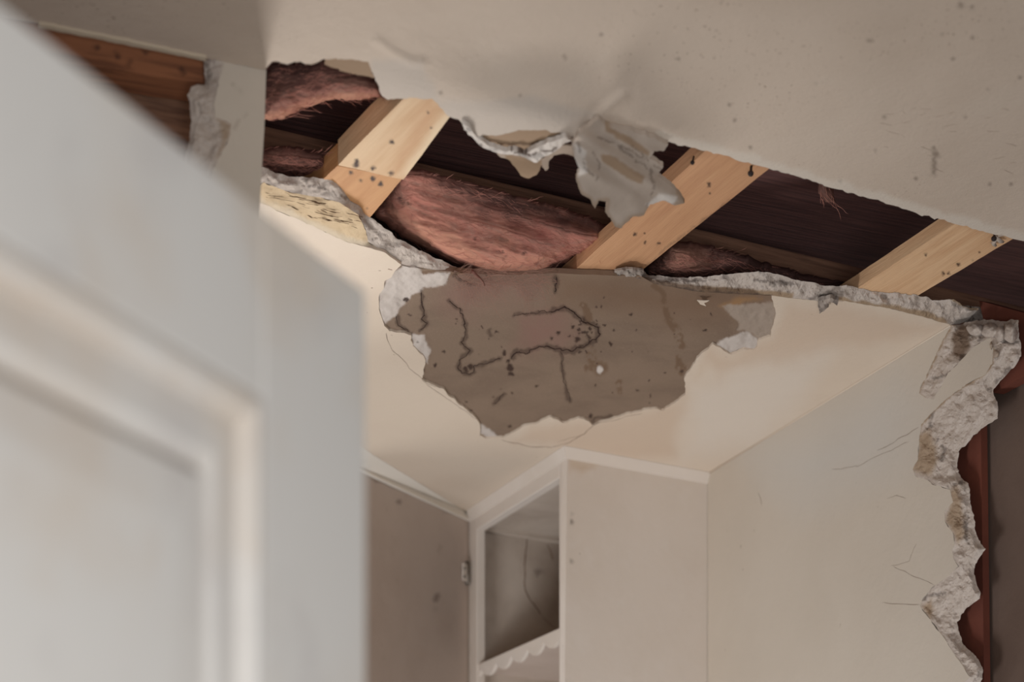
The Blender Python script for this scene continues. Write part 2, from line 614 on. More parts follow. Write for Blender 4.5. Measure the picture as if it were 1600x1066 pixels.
def sag(x, y):
    x = np.asarray(x, float)
    y = np.asarray(y, float)
    ey = 108 + (x - 415) * .215
    t = np.clip(ey - y, 0, None)
    xc = 850 + np.clip(180 - y, 0, 100) * .3
    left = sstep(0, 1, (x - 560) / np.maximum(xc - 560, 1)) ** .8
    right = 1 - sstep(0, 1, (x - xc) / (1130 - xc))
    rdg = np.where(x < xc, left, right)
    d = .040 * rdg * np.exp(-(t / 75) ** 2)
    d = d + .0022 * np.exp(-(dist(x, y, [(588, 62), (612, 80), (640, 96), (660, 98)]) / 7) ** 2)
    d = d + .004 * np.exp(-(dist(x, y, [(972, 150), (950, 168), (934, 184)]) / 9) ** 2)
    d = d + .0008 * fbm(x, y, 120, 4, 2)
    return -d * sstep(0, 1, (x - 300) / 60)


edge = densify(EDGE, 5, 2.2, 9, 2, closed=False, smooth=(0, 1, 2, len(EDGE) - 2))
outline = edge + [(3500, -1600), (-1500, -1600)]
GREY = [(578, 96), (600, 92), (656, 98), (690, 155), (720, 160), (830, 152), (935, 178), (955, 205), (940, 250), (700, 260), (570, 190)]
rndm = random.Random(4)
scr = [([(1459, 232), (1459, 270)], 1.6)]
hair = []
for i in range(30):
    x0, y0 = rndm.uniform(1370, 1590), rndm.uniform(160, 270)
    hair.append(([(x0, y0), (x0 + rndm.uniform(3, 22), y0 + rndm.uniform(-6, 8))], .35))
specs = [(rndm.uniform(930, 1600), rndm.uniform(0, 300), rndm.uniform(.8, 2.0)) for i in range(70)] + [(1500, 8, 4), (1518, 12, 4), (1360, 63, 3.5), (883, 91, 3), (690, 145, 4), (812, 150, 3)]
specs = [s for s in specs if s[1] < 108 + (s[0] - 415) * .215 - 15]
ceiling = sheet('ceiling', outline, ceil_at(sag), 5.5, M_CEIL, thick=UP * .0125, box=(-40, -40, 1640, 420), coarse=90,
                attrs={'grey': lambda x, y: poly_mask(GREY, 5, 20, 6)(x, y) * .8,
                       'pale': lambda x, y: .75 * (1 - sstep(9, 17, dist(x, y, EDGE[-11:]) + 4 * fbm(x, y, 20, 8))),
                       'tan': lambda x, y: .5 * line_mask([[(452, 112), (500, 104), (520, 100)]], 3, 3, 10, 4)(x, y),
                       'dirt': lambda x, y: .6 * np.maximum(line_mask(scr, 1.2, 1, 20, 3.5)(x, y), dots_mask(specs)(x, y))})
props(ceiling, 'beige ceiling sagging along its torn edge above the slot', 'ceiling', kind='structure')

M_HAIR = surface('old_scratch', lin(136, 114, 96), .9)
M_CRACK = surface('crack_line', lin(120, 96, 80), .9)  # brown tone of the thin crack lines
hairlines('scratch', hair, ceil_at(lambda x, y: sag(x, y) - .00005), M_HAIR, ceiling, .4)
# thin pale edge of the board along the wall line
prism_pts = lambda pts, z: [on_z(x, y, z) for x, y in pts]
edge_trim = sheet('board_edge', densify([(60, 37), (200, 65), (322, 91), (322, 96), (200, 71), (60, 43)], 6, .8, 9, 3), ceil_at(-.003), 5, M_PAPER, ceiling,
                  thick=UP * .003, attrs={'dirt': lambda x, y: .2 + 0 * x, 'pale': lambda x, y: .9 + 0 * x})

# tan paper behind the paint, left of the grey piece
sheet('torn_paper', densify([(508, 90), (540, 88), (578, 95), (585, 104), (580, 113), (584, 123), (560, 117), (535, 111), (508, 101)], 4, 1.5, 8, 6), ceil_at(lambda x, y: sag(x, y) + .003), 4, M_FLAP, ceiling, thick=UP * .002, attrs={'tan': lambda x, y: .95 + 0 * x})

# layered tear under the grey piece
tearA = [(735, 203), (760, 208), (800, 202), (835, 198), (870, 203), (893, 212), (880, 224), (850, 228), (828, 236), (800, 234), (783, 238), (760, 229), (742, 218)]
sheet('torn_paper', densify(tearA, 4, 1.2, 8, 9), ceil_at(lambda x, y: sag(x, y) + .001 + .010 * sstep(205, 240, y)), 4, M_FLAP, ceiling, thick=UP * .002, attrs={'tan': lambda x, y: .95 + 0 * x})
rimA = [(722, 190), (735, 201), (745, 215), (765, 229), (785, 236), (803, 236), (820, 240), (845, 228), (882, 215), (894, 220), (880, 226), (868, 236), (848, 246),
        (838, 254), (820, 246), (805, 243), (783, 241), (757, 232), (738, 216), (725, 203)]
sheet('torn_gypsum_layer', densify(rimA, 3, 1.6, 7, 12), ceil_at(lambda x, y: sag(x, y) - .004 - .004 * fbm(x, y, 12, 3)), 3, M_FLAP, ceiling, thick=UP * .006,
      attrs={'gyp': lambda x, y: .9 + 0 * x, 'dirt': lambda x, y: line_mask([([(800, 237), (820, 241), (828, 244), (840, 238), (862, 236), (870, 230)], 1.0)], 1, 2, 8, 1.2)(x, y)})
tongue = [(775, 236), (800, 241), (822, 246), (838, 252), (850, 246), (858, 238), (875, 228), (900, 226), (905, 236), (898, 246), (880, 240), (866, 243), (858, 252), (857, 262), (852, 268), (846, 258),
          (843, 266), (838, 274), (826, 279), (815, 276), (808, 266), (798, 252), (780, 244)]
sheet('torn_paper', densify(tongue, 3, 1.3, 8, 14), ceil_at(lambda x, y: sag(x, y) + .006 - .012 * sstep(235, 280, y)), 3, M_FLAP, ceiling, thick=UP * .002, attrs={'tan': lambda x, y: poly_mask([(790, 240), (846, 250), (846, 290), (790, 290)], 2)(x, y) * .6 + .35})


def hang(x, y):
    hy = 186 + (x - 900) * .27
    t = np.clip((y - hy) / 150, -.2, 1.2)
    fold = np.sin(((y - 186) - (x - 930) * .72) / 8.5)
    return sag(x, y) - .008 - .055 * t + .003 * fold * sstep(0, .2, t) * (1 - sstep(.45, .7, t)) + .002 * fbm(x, y, 40, 9, 2)


FLAP = [(905, 208), (925, 196), (935, 186), (950, 197), (985, 205), (1020, 216), (1044, 226), (1036, 238), (1022, 237), (1015, 247), (1037, 260), (1030, 269), (1026, 274), (1047, 292), (1060, 303),
        (1069, 317), (1052, 320), (1035, 313), (1016, 320), (1008, 336), (985, 341), (972, 356), (961, 354), (946, 332), (949, 313), (936, 314), (930, 326), (922, 312), (906, 301), (899, 281),
        (906, 265), (897, 247), (893, 226)]
BR1 = [(945, 196), (985, 214), (1016, 238), (1012, 244), (975, 222), (946, 205)]
BR2 = [(938, 243), (950, 240), (1008, 276), (1004, 288), (985, 280), (940, 252)]
GY = [(897, 225), (915, 235), (920, 270), (905, 275), (898, 250)]
GY2 = [(1010, 320), (1030, 300), (1062, 310), (1050, 320), (1035, 314), (1016, 322)]
sheet('hanging_flap', densify(FLAP, 3, 2.2, 8, 22), ceil_at(hang), 3, M_FLAP, ceiling, thick=UP * .006,
      attrs={'tan': lambda x, y: np.maximum(.85 * mmax(poly_mask(BR1, 2, 10), poly_mask(BR2, 2, 10))(x, y), .5 * (1 - sstep(2, 7, dist(x, y, FLAP[14:30])))),
             'gyp': mmax(poly_mask(GY, 3), poly_mask(GY2, 3)),
             'dirt': lambda x, y: .55 * line_mask([[(935, 215), (985, 236), (1035, 264)], [(960, 226), (1020, 268)], [(1015, 262), (1022, 290), (1010, 320)], [(905, 222), (912, 262), (925, 275)],
                                                   [(990, 230), (1012, 246)], [(925, 240), (938, 262), (930, 285)]], .8, 3, 14, 1.6, .2)(x, y)})

# ------------------------------------------------------------------ far ceiling with the peeled patch
TOPF = [(380, 306), (408, 318), (470, 345), (540, 378), (600, 394), (627, 414), (640, 418), (700, 424), (722, 427), (800, 430), (870, 427), (960, 431), (1000, 431), (1022, 443), (1090, 456), (1205, 462),
        (1240, 466), (1290, 472), (1320, 471), (1400, 484), (1486, 508)]
PATCH = [(627, 414), (640, 418), (700, 424), (722, 427), (800, 430), (870, 427), (960, 431), (1000, 431), (1022, 443), (1090, 456), (1205, 462), (1208, 475), (1212, 490), (1204, 527), (1186, 531), (1178, 546), (1161, 546), (1142, 554),
         (1114, 539), (1088, 559), (1078, 580), (1069, 591), (1070, 617), (1060, 626), (1038, 640), (1004, 642), (959, 653), (928, 664), (902, 653), (881, 661), (861, 652), (842, 661),
         (815, 668), (788, 685), (755, 686), (749, 680), (749, 662), (743, 652), (728, 640), (704, 620), (692, 607), (660, 594), (665, 563), (662, 557), (645, 542), (642, 524),
         (635, 521), (608, 518), (599, 509), (594, 491), (591, 464), (602, 440)]
NTOP = 10
patch_d = densify(PATCH, 3, 2.0, 9, 31, smooth=tuple(range(NTOP)))
low = PATCH[NTOP:] + [PATCH[0]]
low_d = densify(low, 3, 2.0, 9, 31, closed=False)
far_outline = densify(TOPF[:6], 5, 1.2, 9, 33, closed=False)[:-1] + low_d[::-1] + densify(TOPF[15:], 5, .8, 9, 34, closed=False)[1:] + \
    [(1105, 742), (886, 701), (731, 803), (573, 904), (-1500, 708), (-1500, -25)]
BR = [(1108, 540), (1150, 556), (1205, 530), (1230, 480), (1300, 476), (1470, 512), (1330, 540), (1240, 562), (1180, 572), (1150, 580), (1130, 588), (1115, 566), (1095, 565), (1080, 590)]
BR3 = [(1075, 600), (1075, 640), (1050, 690), (1060, 720), (890, 700), (860, 690), (800, 690), (830, 665), (900, 660), (1000, 648), (1060, 630)]
far = sheet('ceiling', far_outline, ceil_at(0), 5, M_CEIL2, thick=UP * .004, box=(380, 290, 1500, 810), coarse=70,
            attrs={'stain': lambda x, y: mmax(poly_mask(BR, 8, 40, 10), poly_mask(BR3, 6, 30, 8))(x, y) * .75,
                   'light': lambda x, y: .5 * poly_mask([(1080, 600), (1130, 590), (1190, 575), (1300, 550), (1200, 700), (1070, 720)], 8, 40, 25)(x, y)})
hairlines('crack', [([(603, 520), (612, 545), (640, 575), (662, 596), (690, 606)], .45), ([(665, 598), (705, 628), (745, 655)], .4),
                    ([(785, 686), (820, 697), (860, 699), (890, 692), (912, 678), (928, 664)], .6), ([(870, 690), (905, 682)], .3), ([(928, 664), (960, 656), (1004, 646)], .4)], ceil_at(-.0001), M_CRACK, far, .5, 1.5, 6)
props(far, 'cream ceiling with a large peeled brown patch, beyond the slot', 'ceiling', kind='structure')

G1 = [(627, 412), (600, 438), (587, 464), (592, 495), (600, 508), (625, 482), (645, 462), (665, 452), (692, 445), (702, 428), (660, 428), (650, 418)]
G2 = [(640, 518), (660, 524), (672, 545), (668, 566), (658, 557), (642, 542)]
G3 = [(745, 658), (768, 673), (788, 688), (753, 690), (745, 680)]
G4 = [(1110, 540), (1140, 528), (1165, 516), (1186, 528), (1180, 550), (1161, 550), (1142, 558)]
G5 = [(1128, 480), (1165, 476), (1210, 472), (1216, 490), (1206, 530), (1186, 531), (1165, 516), (1150, 515), (1152, 506), (1140, 490)]
STL = [([(657, 456), (660, 479), (662, 494), (659, 500), (668, 505), (657, 515)], 1.4), ([(620, 494), (623, 509), (638, 518)], 1.0),
       ([(701, 470), (719, 484), (724, 497), (728, 515), (728, 527), (722, 536), (734, 548), (719, 562), (714, 575), (720, 582), (732, 584), (740, 581), (741, 572), (755, 569), (782, 561)], 1.1),
       ([(800, 560), (806, 549), (824, 551), (842, 543), (860, 542), (878, 548), (897, 548), (917, 539), (932, 532), (936, 524), (932, 510), (917, 505), (897, 490), (881, 479), (874, 484), (860, 487)], 1.9),
       ([(860, 487), (818, 491), (803, 493)], .6), ([(878, 551), (879, 580), (886, 614), (890, 628)], .6), ([(868, 434), (868, 446), (866, 456)], 2.0),
       ([(712, 430), (722, 440), (740, 444)], .8), ([(786, 616), (778, 626), (772, 630)], .9), ([(955, 650), (930, 655), (928, 660)], .8), ([(764, 515), (768, 526)], .7)]
STD = [(680, 570, 3.5), (694, 549, 2), (839, 604, 3), (788, 552, 4), (728, 578, 5), (736, 574, 4), (793, 565, 4), (797, 575, 6), (799, 584, 4), (902, 530, 4), (912, 520, 4), (922, 535, 4), (905, 515, 3), (895, 510, 3),
       (872, 520, 4), (862, 527, 3), (640, 492, 2), (634, 468, 3), (957, 517, 2), (987, 490, 2), (1110, 493, 2.5), (1065, 580, 3), (996, 610, 2.5), (1017, 617, 2), (923, 650, 3.5), (1101, 516, 2), (800, 615, 2), (735, 640, 2.5), (797, 668, 3)]
for i in range(30):
    STD.append((rndm.gauss(915, 16), rndm.gauss(522, 14), rndm.uniform(1, 2.6)))
for i in range(40):
    STD.append((rndm.uniform(640, 1060), rndm.uniform(460, 640), rndm.uniform(.7, 1.6)))


M_STAIN = surface('dark_tide_mark', lin(62, 44, 37), .95)


def patch_z(x, y):
    g = mmax(poly_mask(G1, 3, 12, 5), poly_mask(G2, 3, 12, 5), poly_mask(G5, 3, 12, 5), poly_mask(G4, 3, 12, 5))(x, y)
    return .0041 + g * (.004 * fbm(x, y, 18, 6, 5) - .002) * .7 - .0 * x


patch = sheet('peeled_paper_patch', [(x, y) for x, y in densify([(520, 395), (627, 414), (640, 418), (700, 424), (722, 427), (800, 430), (870, 427), (960, 431), (1000, 431), (1022, 443), (1090, 456), (1205, 462), (1260, 470),
                                                               (1240, 560), (1100, 660), (930, 690), (800, 705), (720, 690), (560, 560)], 4, .6, 9, 35)],
              ceil_at(patch_z), 2.1, M_PATCH, far, thick=UP * .008,
              attrs={'gyp': lambda x, y: np.maximum(mmax(poly_mask(G1, 4, 14), poly_mask(G2, 3, 10), poly_mask(G3, 3, 10), poly_mask(G4, 3, 10))(x, y) * (.95 - .25 * np.abs(fbm(x, y, 14, 77))), dots_mask([(938, 578, 6)])(x, y)),
                     'greygyp': poly_mask(G5, 4, 14),
                     'warm': lambda x, y: .7 * poly_mask([(860, 425), (1220, 455), (1200, 480), (1150, 500), (1050, 505), (940, 480), (870, 478)], 8, 50, 26)(x, y),
                     'pink': lambda x, y: (.55 + .3 * fbm(x, y, 40, 44)) * mmax(poly_mask([(715, 420), (860, 425), (830, 480), (770, 478), (720, 490), (690, 470)], 14, 30, 30), poly_mask([(805, 493), (880, 485), (905, 520), (890, 545), (830, 548), (806, 546)], 12, 26, 22))(x, y),
                     'streak': lambda x, y: .85 * mmax(line_mask([([(1033, 453), (1036, 467), (1046, 496), (1060, 521), (1066, 540)], 3.2), ([(1060, 560), (1066, 585)], 3), ([(914, 479), (919, 504)], 3.0), ([(922, 546), (925, 572)], 5), ([(966, 600), (968, 612)], 3), ([(1020, 440), (1033, 455)], 4)], 3, 5, 14, 4, .25),
                                                       poly_mask([(640, 420), (700, 426), (740, 426), (712, 432), (680, 430), (650, 438)], 2, 10), dots_mask([(938, 576, 12)]))(x, y),
                     'ochre': lambda x, y: .6 * poly_mask([(1125, 478), (1150, 466), (1190, 466), (1160, 474), (1140, 482)], 3, 12, 5)(x, y),
                     'stain': lambda x, y: np.maximum(.6 * line_mask(STL, 1.0, 3, 8, 4)(x, y), .95 * dots_mask(STD, 3)(x, y)) * (1 - dots_mask([(938, 578, 6)])(x, y))})

hairlines('tide_mark', [(l, w * .62) for l, w in STL[:9]], ceil_at(.0038), M_STAIN, patch, 1, 3.2, 6, 1.6, 8)
DEPTH_CEIL = lambda off: ceil_at(off)
# broken gypsum edge, left: tan paper band then white gypsum
midL = [(400, 292), (412, 285), (450, 300), (500, 309), (530, 316), (560, 336), (572, 360), (575, 378), (600, 394), (627, 414), (680, 423), (722, 427)]
backL = [(400, 258), (412, 260), (425, 266), (445, 275), (470, 276), (518, 281), (530, 292), (548, 312), (560, 322), (575, 340), (596, 352), (620, 372), (650, 388), (690, 408), (726, 424)]
frontL = [(400, 314), (408, 318), (470, 345), (540, 378), (575, 388), (600, 394)]
rim('torn_paper', frontL, midL[:9], DEPTH_CEIL, .005, 2.6, M_PAPER, far, rough=.002, scale=20, seed=41,
    attrs={'dirt': lambda x, y: .5 * (1 - sstep(0, 2.5, dist(x, y, frontL))),
           'pale': lambda x, y: .8 * (1 - sstep(2, 14, dist(x, y, frontL) + 6 * fbm(x, y, 30, 3)))})
M_PCRACK = surface('paper_crack', lin(96, 70, 48), .95)
pr = random.Random(12)
pcr = []
for k in range(46):
    x0 = pr.uniform(410, 556)
    y0 = 290 + (x0 - 412) * .33 + (k % 9) * (3.4 - (x0 - 412) * .006)
    pcr.append(([(x0, y0), (x0 + pr.uniform(8, 30), y0 + pr.uniform(2, 7))], pr.choice((.3, .4, .5, .8))))
hairlines('paper_crack', [c for c in pcr if c[0][1][0] < 578], ceil_at(.0015), M_PCRACK, far, .5, .7, 15, 2.5, 8)
rim('gypsum_edge', midL, backL, lambda off: ceil_at(lambda x, y: .004 + off(x, y)), .011, 2.6, M_GYP, far, rough=.006, scale=18, seed=43,
    attrs={'brown': lambda x, y: .8 * (1 - sstep(1, 3, dist(x, y, [(627, 415), (680, 424), (722, 428)]))), 'dirt': lambda x, y: .5 * line_mask([([(470, 280), (545, 312)], 1)], 1, 5, 8, 2, .6)(x, y)})
# right
frontR = [(1003, 432), (1022, 443), (1090, 456), (1205, 462), (1240, 466), (1290, 472), (1320, 471), (1400, 484), (1460, 502), (1486, 508)]
backR = [(1003, 428), (1030, 432), (1075, 434), (1110, 431), (1145, 427), (1175, 424), (1215, 429), (1250, 438), (1290, 447), (1330, 447), (1360, 455), (1420, 460), (1448, 464), (1458, 471), (1490, 467), (1505, 478), (1529, 483), (1522, 492), (1500, 506)]
rim('gypsum_edge', frontR, backR, DEPTH_CEIL, .013, 2.6, M_GYP, far, rough=.007, scale=16, seed=47,
    attrs={'brown': lambda x, y: .9 * poly_mask([(1003, 430), (1022, 436), (1090, 446), (1180, 454), (1210, 470), (1000, 450)], 2)(x, y),
           'paper': lambda x, y: .95 * mmax(poly_mask([(1090, 459), (1100, 446), (1150, 452), (1240, 458), (1240, 470), (1150, 466)], 2), poly_mask([(1305, 471), (1310, 464), (1340, 470), (1400, 478), (1450, 488), (1480, 500), (1480, 512), (1400, 492)], 3),
                                                       line_mask([([(1490, 467), (1508, 478), (1528, 484)], 2)], 2, 2))(x, y),
           'dirt': lambda x, y: .6 * mmax(line_mask([([(1022, 444), (1090, 457), (1205, 463)], 1.2), ([(1265, 468), (1300, 460)], 2), ([(1040, 436), (1100, 440)], 1)], 1, 3, 8, 2), line_mask([([(1180, 440), (1240, 445)], 2)], 2, 5, 8, 2, .7))(x, y)})
# bits dangling from that edge
crumb = [(1278, 470), (1300, 466), (1310, 470), (1308, 478), (1302, 474), (1296, 472), (1295, 480), (1281, 490), (1278, 480)]
sheet('plaster_crumb', densify(crumb, 3, 1.2, 6, 51), ceil_at(lambda x, y: -.008 - .004 * fbm(x, y, 8, 4)), 2.5, M_GYP, far, thick=UP * .006, attrs={'dirt': lambda x, y: .5 + .4 * fbm(x, y, 6, 2)}, smooth=False)
crumb2 = [(960, 424), (975, 420), (992, 421), (1006, 423), (1010, 432), (1000, 436), (985, 432), (962, 432)]
sheet('plaster_crumb', densify(crumb2, 3, 1.2, 6, 52), ceil_at(lambda x, y: .004 + .006 * fbm(x, y, 9, 4)), 2.5, M_GYP, far, thick=UP * .003, attrs={'dirt': lambda x, y: .5 + .3 * fbm(x, y, 6, 2)}, smooth=False)
sheet('plaster_crumb', densify([(1498, 486), (1530, 490), (1562, 494), (1564, 500), (1540, 504), (1495, 504)], 3, 1.5, 6, 53), ceil_at(lambda x, y: .02 - .006 * fbm(x, y, 10, 4)), 2.5, M_GYP, far, thick=UP * .01, attrs={'dirt': lambda x, y: .4 + .3 * fbm(x, y, 9, 2)}, smooth=False)
# a scrap of paint left hanging on the patch
sheet('paint_flake', densify([(1089, 470), (1108, 470), (1100, 474), (1103, 479), (1094, 476)], 2, .6, 6, 54), ceil_at(-.004), 2.5, M_CEIL2, far, thick=UP * .001)

# ------------------------------------------------------------------ right wall
pA, pB = on_z(1105, 741, H), on_z(1486, 508, H)
WR = VPlane(pA, pB)
PAINT = [(1486, 508), (1470, 538), (1452, 578), (1438, 606), (1436, 614), (1446, 622), (1458, 624), (1466, 612), (1474, 596), (1481, 583), (1500, 566), (1512, 552), (1522, 541), (1548, 528), (1552, 545), (1550, 568), (1540, 584), (1510, 601),
         (1480, 622), (1455, 646), (1439, 664), (1436, 690), (1434, 718), (1426, 733), (1430, 745), (1450, 751), (1457, 757), (1484, 765), (1489, 784), (1475, 800), (1476, 815), (1490, 836), (1492, 850), (1487, 860),
         (1490, 874), (1498, 885), (1475, 905), (1455, 920), (1441, 938), (1437, 947), (1455, 970), (1480, 1005), (1505, 1044), (1516, 1058), (1500, 1070), (1480, 1120)]
paint_d = densify(PAINT, 4, 1.3, 9, 61, closed=False)
wall_out = [(1486, 500)] + paint_d[1:] + [(1480, 2300), (1098, 2300), (1101, 733)]
wall_right = sheet('wall_right', wall_out, WR.at(0), 7, M_WALL, thick=-WR.n * .003, box=FRAME, coarse=60,
                   attrs={'cool': lambda x, y: .5 * poly_mask([(1180, 720), (1400, 590), (1440, 640), (1420, 720), (1250, 790)], 10, 50, 50)(x, y),
})
hairlines('crack', [([(1380, 942), (1410, 944), (1437, 945)], .4), ([(1395, 885), (1460, 915)], .3), ([(1385, 780), (1400, 774), (1416, 780)], .3), ([(1370, 705), (1400, 690), (1435, 668)], .4),
                    ([(1185, 770), (1190, 790)], .4), ([(1300, 735), (1340, 728), (1420, 690)], .3), ([(1390, 885), (1420, 878), (1432, 850)], .3)], WR.at(-.0001), M_CRACK, wall_right, .5, 1.5, 8)
props(wall_right, 'off-white wall with a ragged broken right edge', 'wall', kind='structure')

OUTER = [(1500, 506), (1520, 501), (1545, 500), (1563, 502), (1590, 499), (1592, 515), (1595, 533), (1597, 556), (1580, 578), (1563, 595), (1552, 612), (1560, 629), (1559, 654), (1533, 671), (1509, 696), (1498, 706), (1497, 730), (1502, 747),
         (1513, 755), (1515, 783), (1522, 820), (1530, 844), (1540, 858), (1524, 881), (1521, 899), (1531, 923), (1530, 936), (1508, 954), (1496, 972), (1502, 1003), (1520, 1022), (1530, 1034), (1537, 1049), (1532, 1066), (1520, 1080), (1510, 1120)]
rim('gypsum_edge', PAINT, OUTER, lambda off: WR.at(off), .016, 2.4, M_GYP, wall_right, rough=.008, scale=15, seed=63, fray=2.5,
    attrs={'brown': lambda x, y: .9 * poly_mask([(1498, 506), (1516, 508), (1515, 548), (1504, 566), (1496, 558), (1486, 552), (1488, 530)], 3, 10, 3)(x, y),
           'paper': lambda x, y: .85 * mmax(poly_mask([(1436, 680), (1450, 670), (1462, 700), (1464, 725), (1455, 745), (1425, 736)], 4, 14, 5), poly_mask([(1484, 765), (1500, 760), (1503, 800), (1508, 835), (1496, 850), (1478, 812), (1488, 786)], 3, 12, 4),
                                              poly_mask([(1437, 948), (1455, 936), (1458, 955), (1452, 968)], 3, 10, 4), line_mask([(PAINT[:6], 1.5), (PAINT[14:22], 1.2)], 1, 2))(x, y),
           'dirt': lambda x, y: .6 * line_mask([([(1520, 510), (1534, 520), (1528, 535)], 1.5), ([(1545, 505), (1555, 520)], 1.2), ([(1545, 610), (1580, 575)], 1.2), ([(1500, 560), (1512, 555)], 1.2), ([(1458, 648), (1450, 668)], 1.5),
                                               ([(1465, 690), (1475, 710), (1468, 722)], 2), ([(1440, 935), (1475, 930)], 1.4), ([(1480, 760), (1505, 752)], 2), ([(1512, 850), (1508, 800)], 1.2), ([(1455, 590), (1475, 588), (1488, 595)], 1.3)], 1, 5, 9, 2, .25)(x, y)})
tube('paint_bead', [([pA - UP * .001 + WR.n * .001, pB - UP * .001 + WR.n * .001], .0016)], M_CEIL2, wall_right, 6)
# lumps of gypsum along the top of the break
for (cx, cy, rx, ry) in ((1524, 515, 13, 11), (1547, 517, 15, 12), (1562, 522, 9, 14), (1556, 553, 6, 7), (1578, 520, 12, 16), (1549, 540, 3, 8)):
    pts = [(cx + rx * math.cos(a) * (1 + .15 * math.sin(3 * a + cx)), cy + ry * math.sin(a) * (1 + .15 * math.cos(2 * a + cy))) for a in np.linspace(0, 2 * math.pi, 22, endpoint=False)]
    def off(x, y, cx=cx, cy=cy, rx=rx, ry=ry):
        q = np.clip(1 - ((x - cx) / rx) ** 2 - ((y - cy) / ry) ** 2, 0, 1)
        return .008 - .016 * np.sqrt(q) + .003 * fbm(x, y, 7, 4)
    sheet('plaster_lump', pts, WR.at(off), 2, M_GYP, wall_right, attrs={'paper': lambda x, y, c=cx: (.5 if c in (1556, 1549) else 0) + 0 * x, 'dirt': lambda x, y: .2 * np.abs(fbm(x, y, 10, 8))})

wb = on_z(573, 904, H)
WB = VPlane(wb, wb + np.array([.917, .398, 0]))
wall_back = sheet('wall_back', [(574, 900), (-1500, 704), (-1500, 2600), (574, 2600)], WB.at(0), 60, M_WALL, thick=-WB.n * .02)
props(wall_back, 'plain off-white wall behind the open cabinet door', 'wall', kind='structure')
# timber behind the right wall
stud = sheet('wall_stud', [(1490, 560), (1531, 560), (1533, 700), (1538, 1100), (1538, 2300), (1440, 2300), (1460, 1000)], WR.at(.035), 20, M_RED, thick=-WR.n * .012, smooth=False)
props(stud, 'upright red-brown timber stud behind the broken wall edge', 'stud')
M_BROWN = surface('brown_panel', lin(104, 86, 76), .9, var=[(3, lin(92, 74, 64), .4, .7, .7)], specks=[(50, .12, lin(60, 46, 40), .15)], bumps=[(40, .001)])
pan = sheet('brown_board', [(1500, 540), (1640, 540), (2500, 20), (2500, 3400), (1480, 2300)], WR.at(.052), 40, M_BROWN, thick=-WR.n * .01, smooth=False)
props(pan, 'grey-brown panel at the far right behind the red-brown stud', 'board')
nog = sheet('timber_plate', [(1530, 470), (1545, 540), (1552, 614), (1640, 567), (1640, 500)], WR.at(.028), 20, M_RED, thick=-WR.n * .02, smooth=False)
props(nog, 'short red-brown timber running sideways above the stud at the broken wall', 'timber')

# ------------------------------------------------------------------ left wall end
qA, qB = on_z(85, 42, H), on_z(416, 110, H)
WL = VPlane(qA, qB)
LP = [(339, 92), (350, 99), (343, 122), (335, 162), (336, 183), (350, 188), (362, 193), (360, 211), (350, 232), (341, 248), (325, 290), (310, 420)]
lp_d = densify(LP, 4, 1.2, 9, 71, closed=False)
wl_out = [(416, 109), (413, 200), (407, 300), (402, 420), (400, 2200), (280, 2200)] + lp_d[::-1]
wall_left = sheet('wall_left', wl_out, WL.at(0), 6, M_WALL, thick=-WL.n * .055, box=FRAME, coarse=80,
                  attrs={'crack': lambda x, y: .35 * line_mask([([(360, 130), (385, 150)], .5), ([(365, 200), (395, 170)], .5)], .5, 6, 20, 2)(x, y)})
props(wall_left, 'end of an off-white wall with broken plaster, behind the white door', 'wall', kind='structure')
LO = [(318, 97), (321, 132), (309, 131), (299, 136), (294, 150), (297, 170), (300, 192), (296, 213), (292, 240), (285, 290), (270, 420)]
rim('gypsum_edge', LP, LO, lambda off: WL.at(off), .016, 2.6, M_GYP, wall_left, rough=.006, scale=20, seed=73,
    attrs={'paper': lambda x, y: .7 * poly_mask([(336, 184), (362, 193), (360, 211), (341, 248), (338, 246), (348, 220), (346, 200)], 2, 10, 4)(x, y), 'dirt': lambda x, y: .5 * line_mask([([(322, 100), (327, 118), (322, 132)], 2), ([(312, 160), (316, 175)], 1)], 1, 4, 9, 2)(x, y)})
lint = sheet('lintel', [(-200, -20), (85, 44), (330, 95), (330, 131), (250, 121), (174, 107), (-200, 60)], WL.at(.03), 8, M_LINTEL, thick=-WL.n * .05,
             attrs={'spot': lambda x, y: .8 * dots_mask([(184, 88, 6), (226, 82, 5), (285, 112, 5), (150, 75, 6), (204, 98, 4)])(x, y)}, smooth=False)
props(lint, 'brown nailed timber lintel in the broken wall above the white door', 'lintel')
lb = sheet('backing_board', [(-1500, -262), (250, 110), (330, 120), (330, 2200), (-1500, 2200)], WL.at(.095), 30, M_PURLIN, thick=-WL.n * .01, smooth=False)  # oversized, its unseen reach added to stop light leaking past the wall
props(lb, 'dim brown board inside the left wall under the timber lintel', 'board')

# ================================================================== ROOF SPACE
deck = sheet('roof_deck', [(-1500, -360), (3600, -360), (3600, 1000), (-1500, 1000)], ceil_at(.17), 30, M_DARKWOOD, thick=UP * .02, box=FRAME, coarse=200, smooth=False,
             attrs={'chip': lambda x, y: .7 * line_mask([([(1337, 365), (1360, 354)], .8), ([(1340, 394), (1370, 384)], .8)], .8)(x, y)})
props(deck, 'dark brown boards inside the ceiling slot above the joists', 'boards', kind='structure')

# purlin running across behind the joists
zp = H + .095
pl0, pl1 = on_z(380, 228, zp), on_z(1330, 448, zp)
pd = (pl1 - pl0) / np.linalg.norm(pl1 - pl0)
pn = np.array([-pd[1], pd[0], 0])
purlin = prism('purlin', [pl0 - pd * .3, pl1 + pd * .6, pl1 + pd * .6 + pn * .045, pl0 - pd * .3 + pn * .045], UP * .036, M_PURLIN)
bevel(purlin, .003)
props(purlin, 'long brown timber crossing the dark slot behind the pale joists', 'timber')


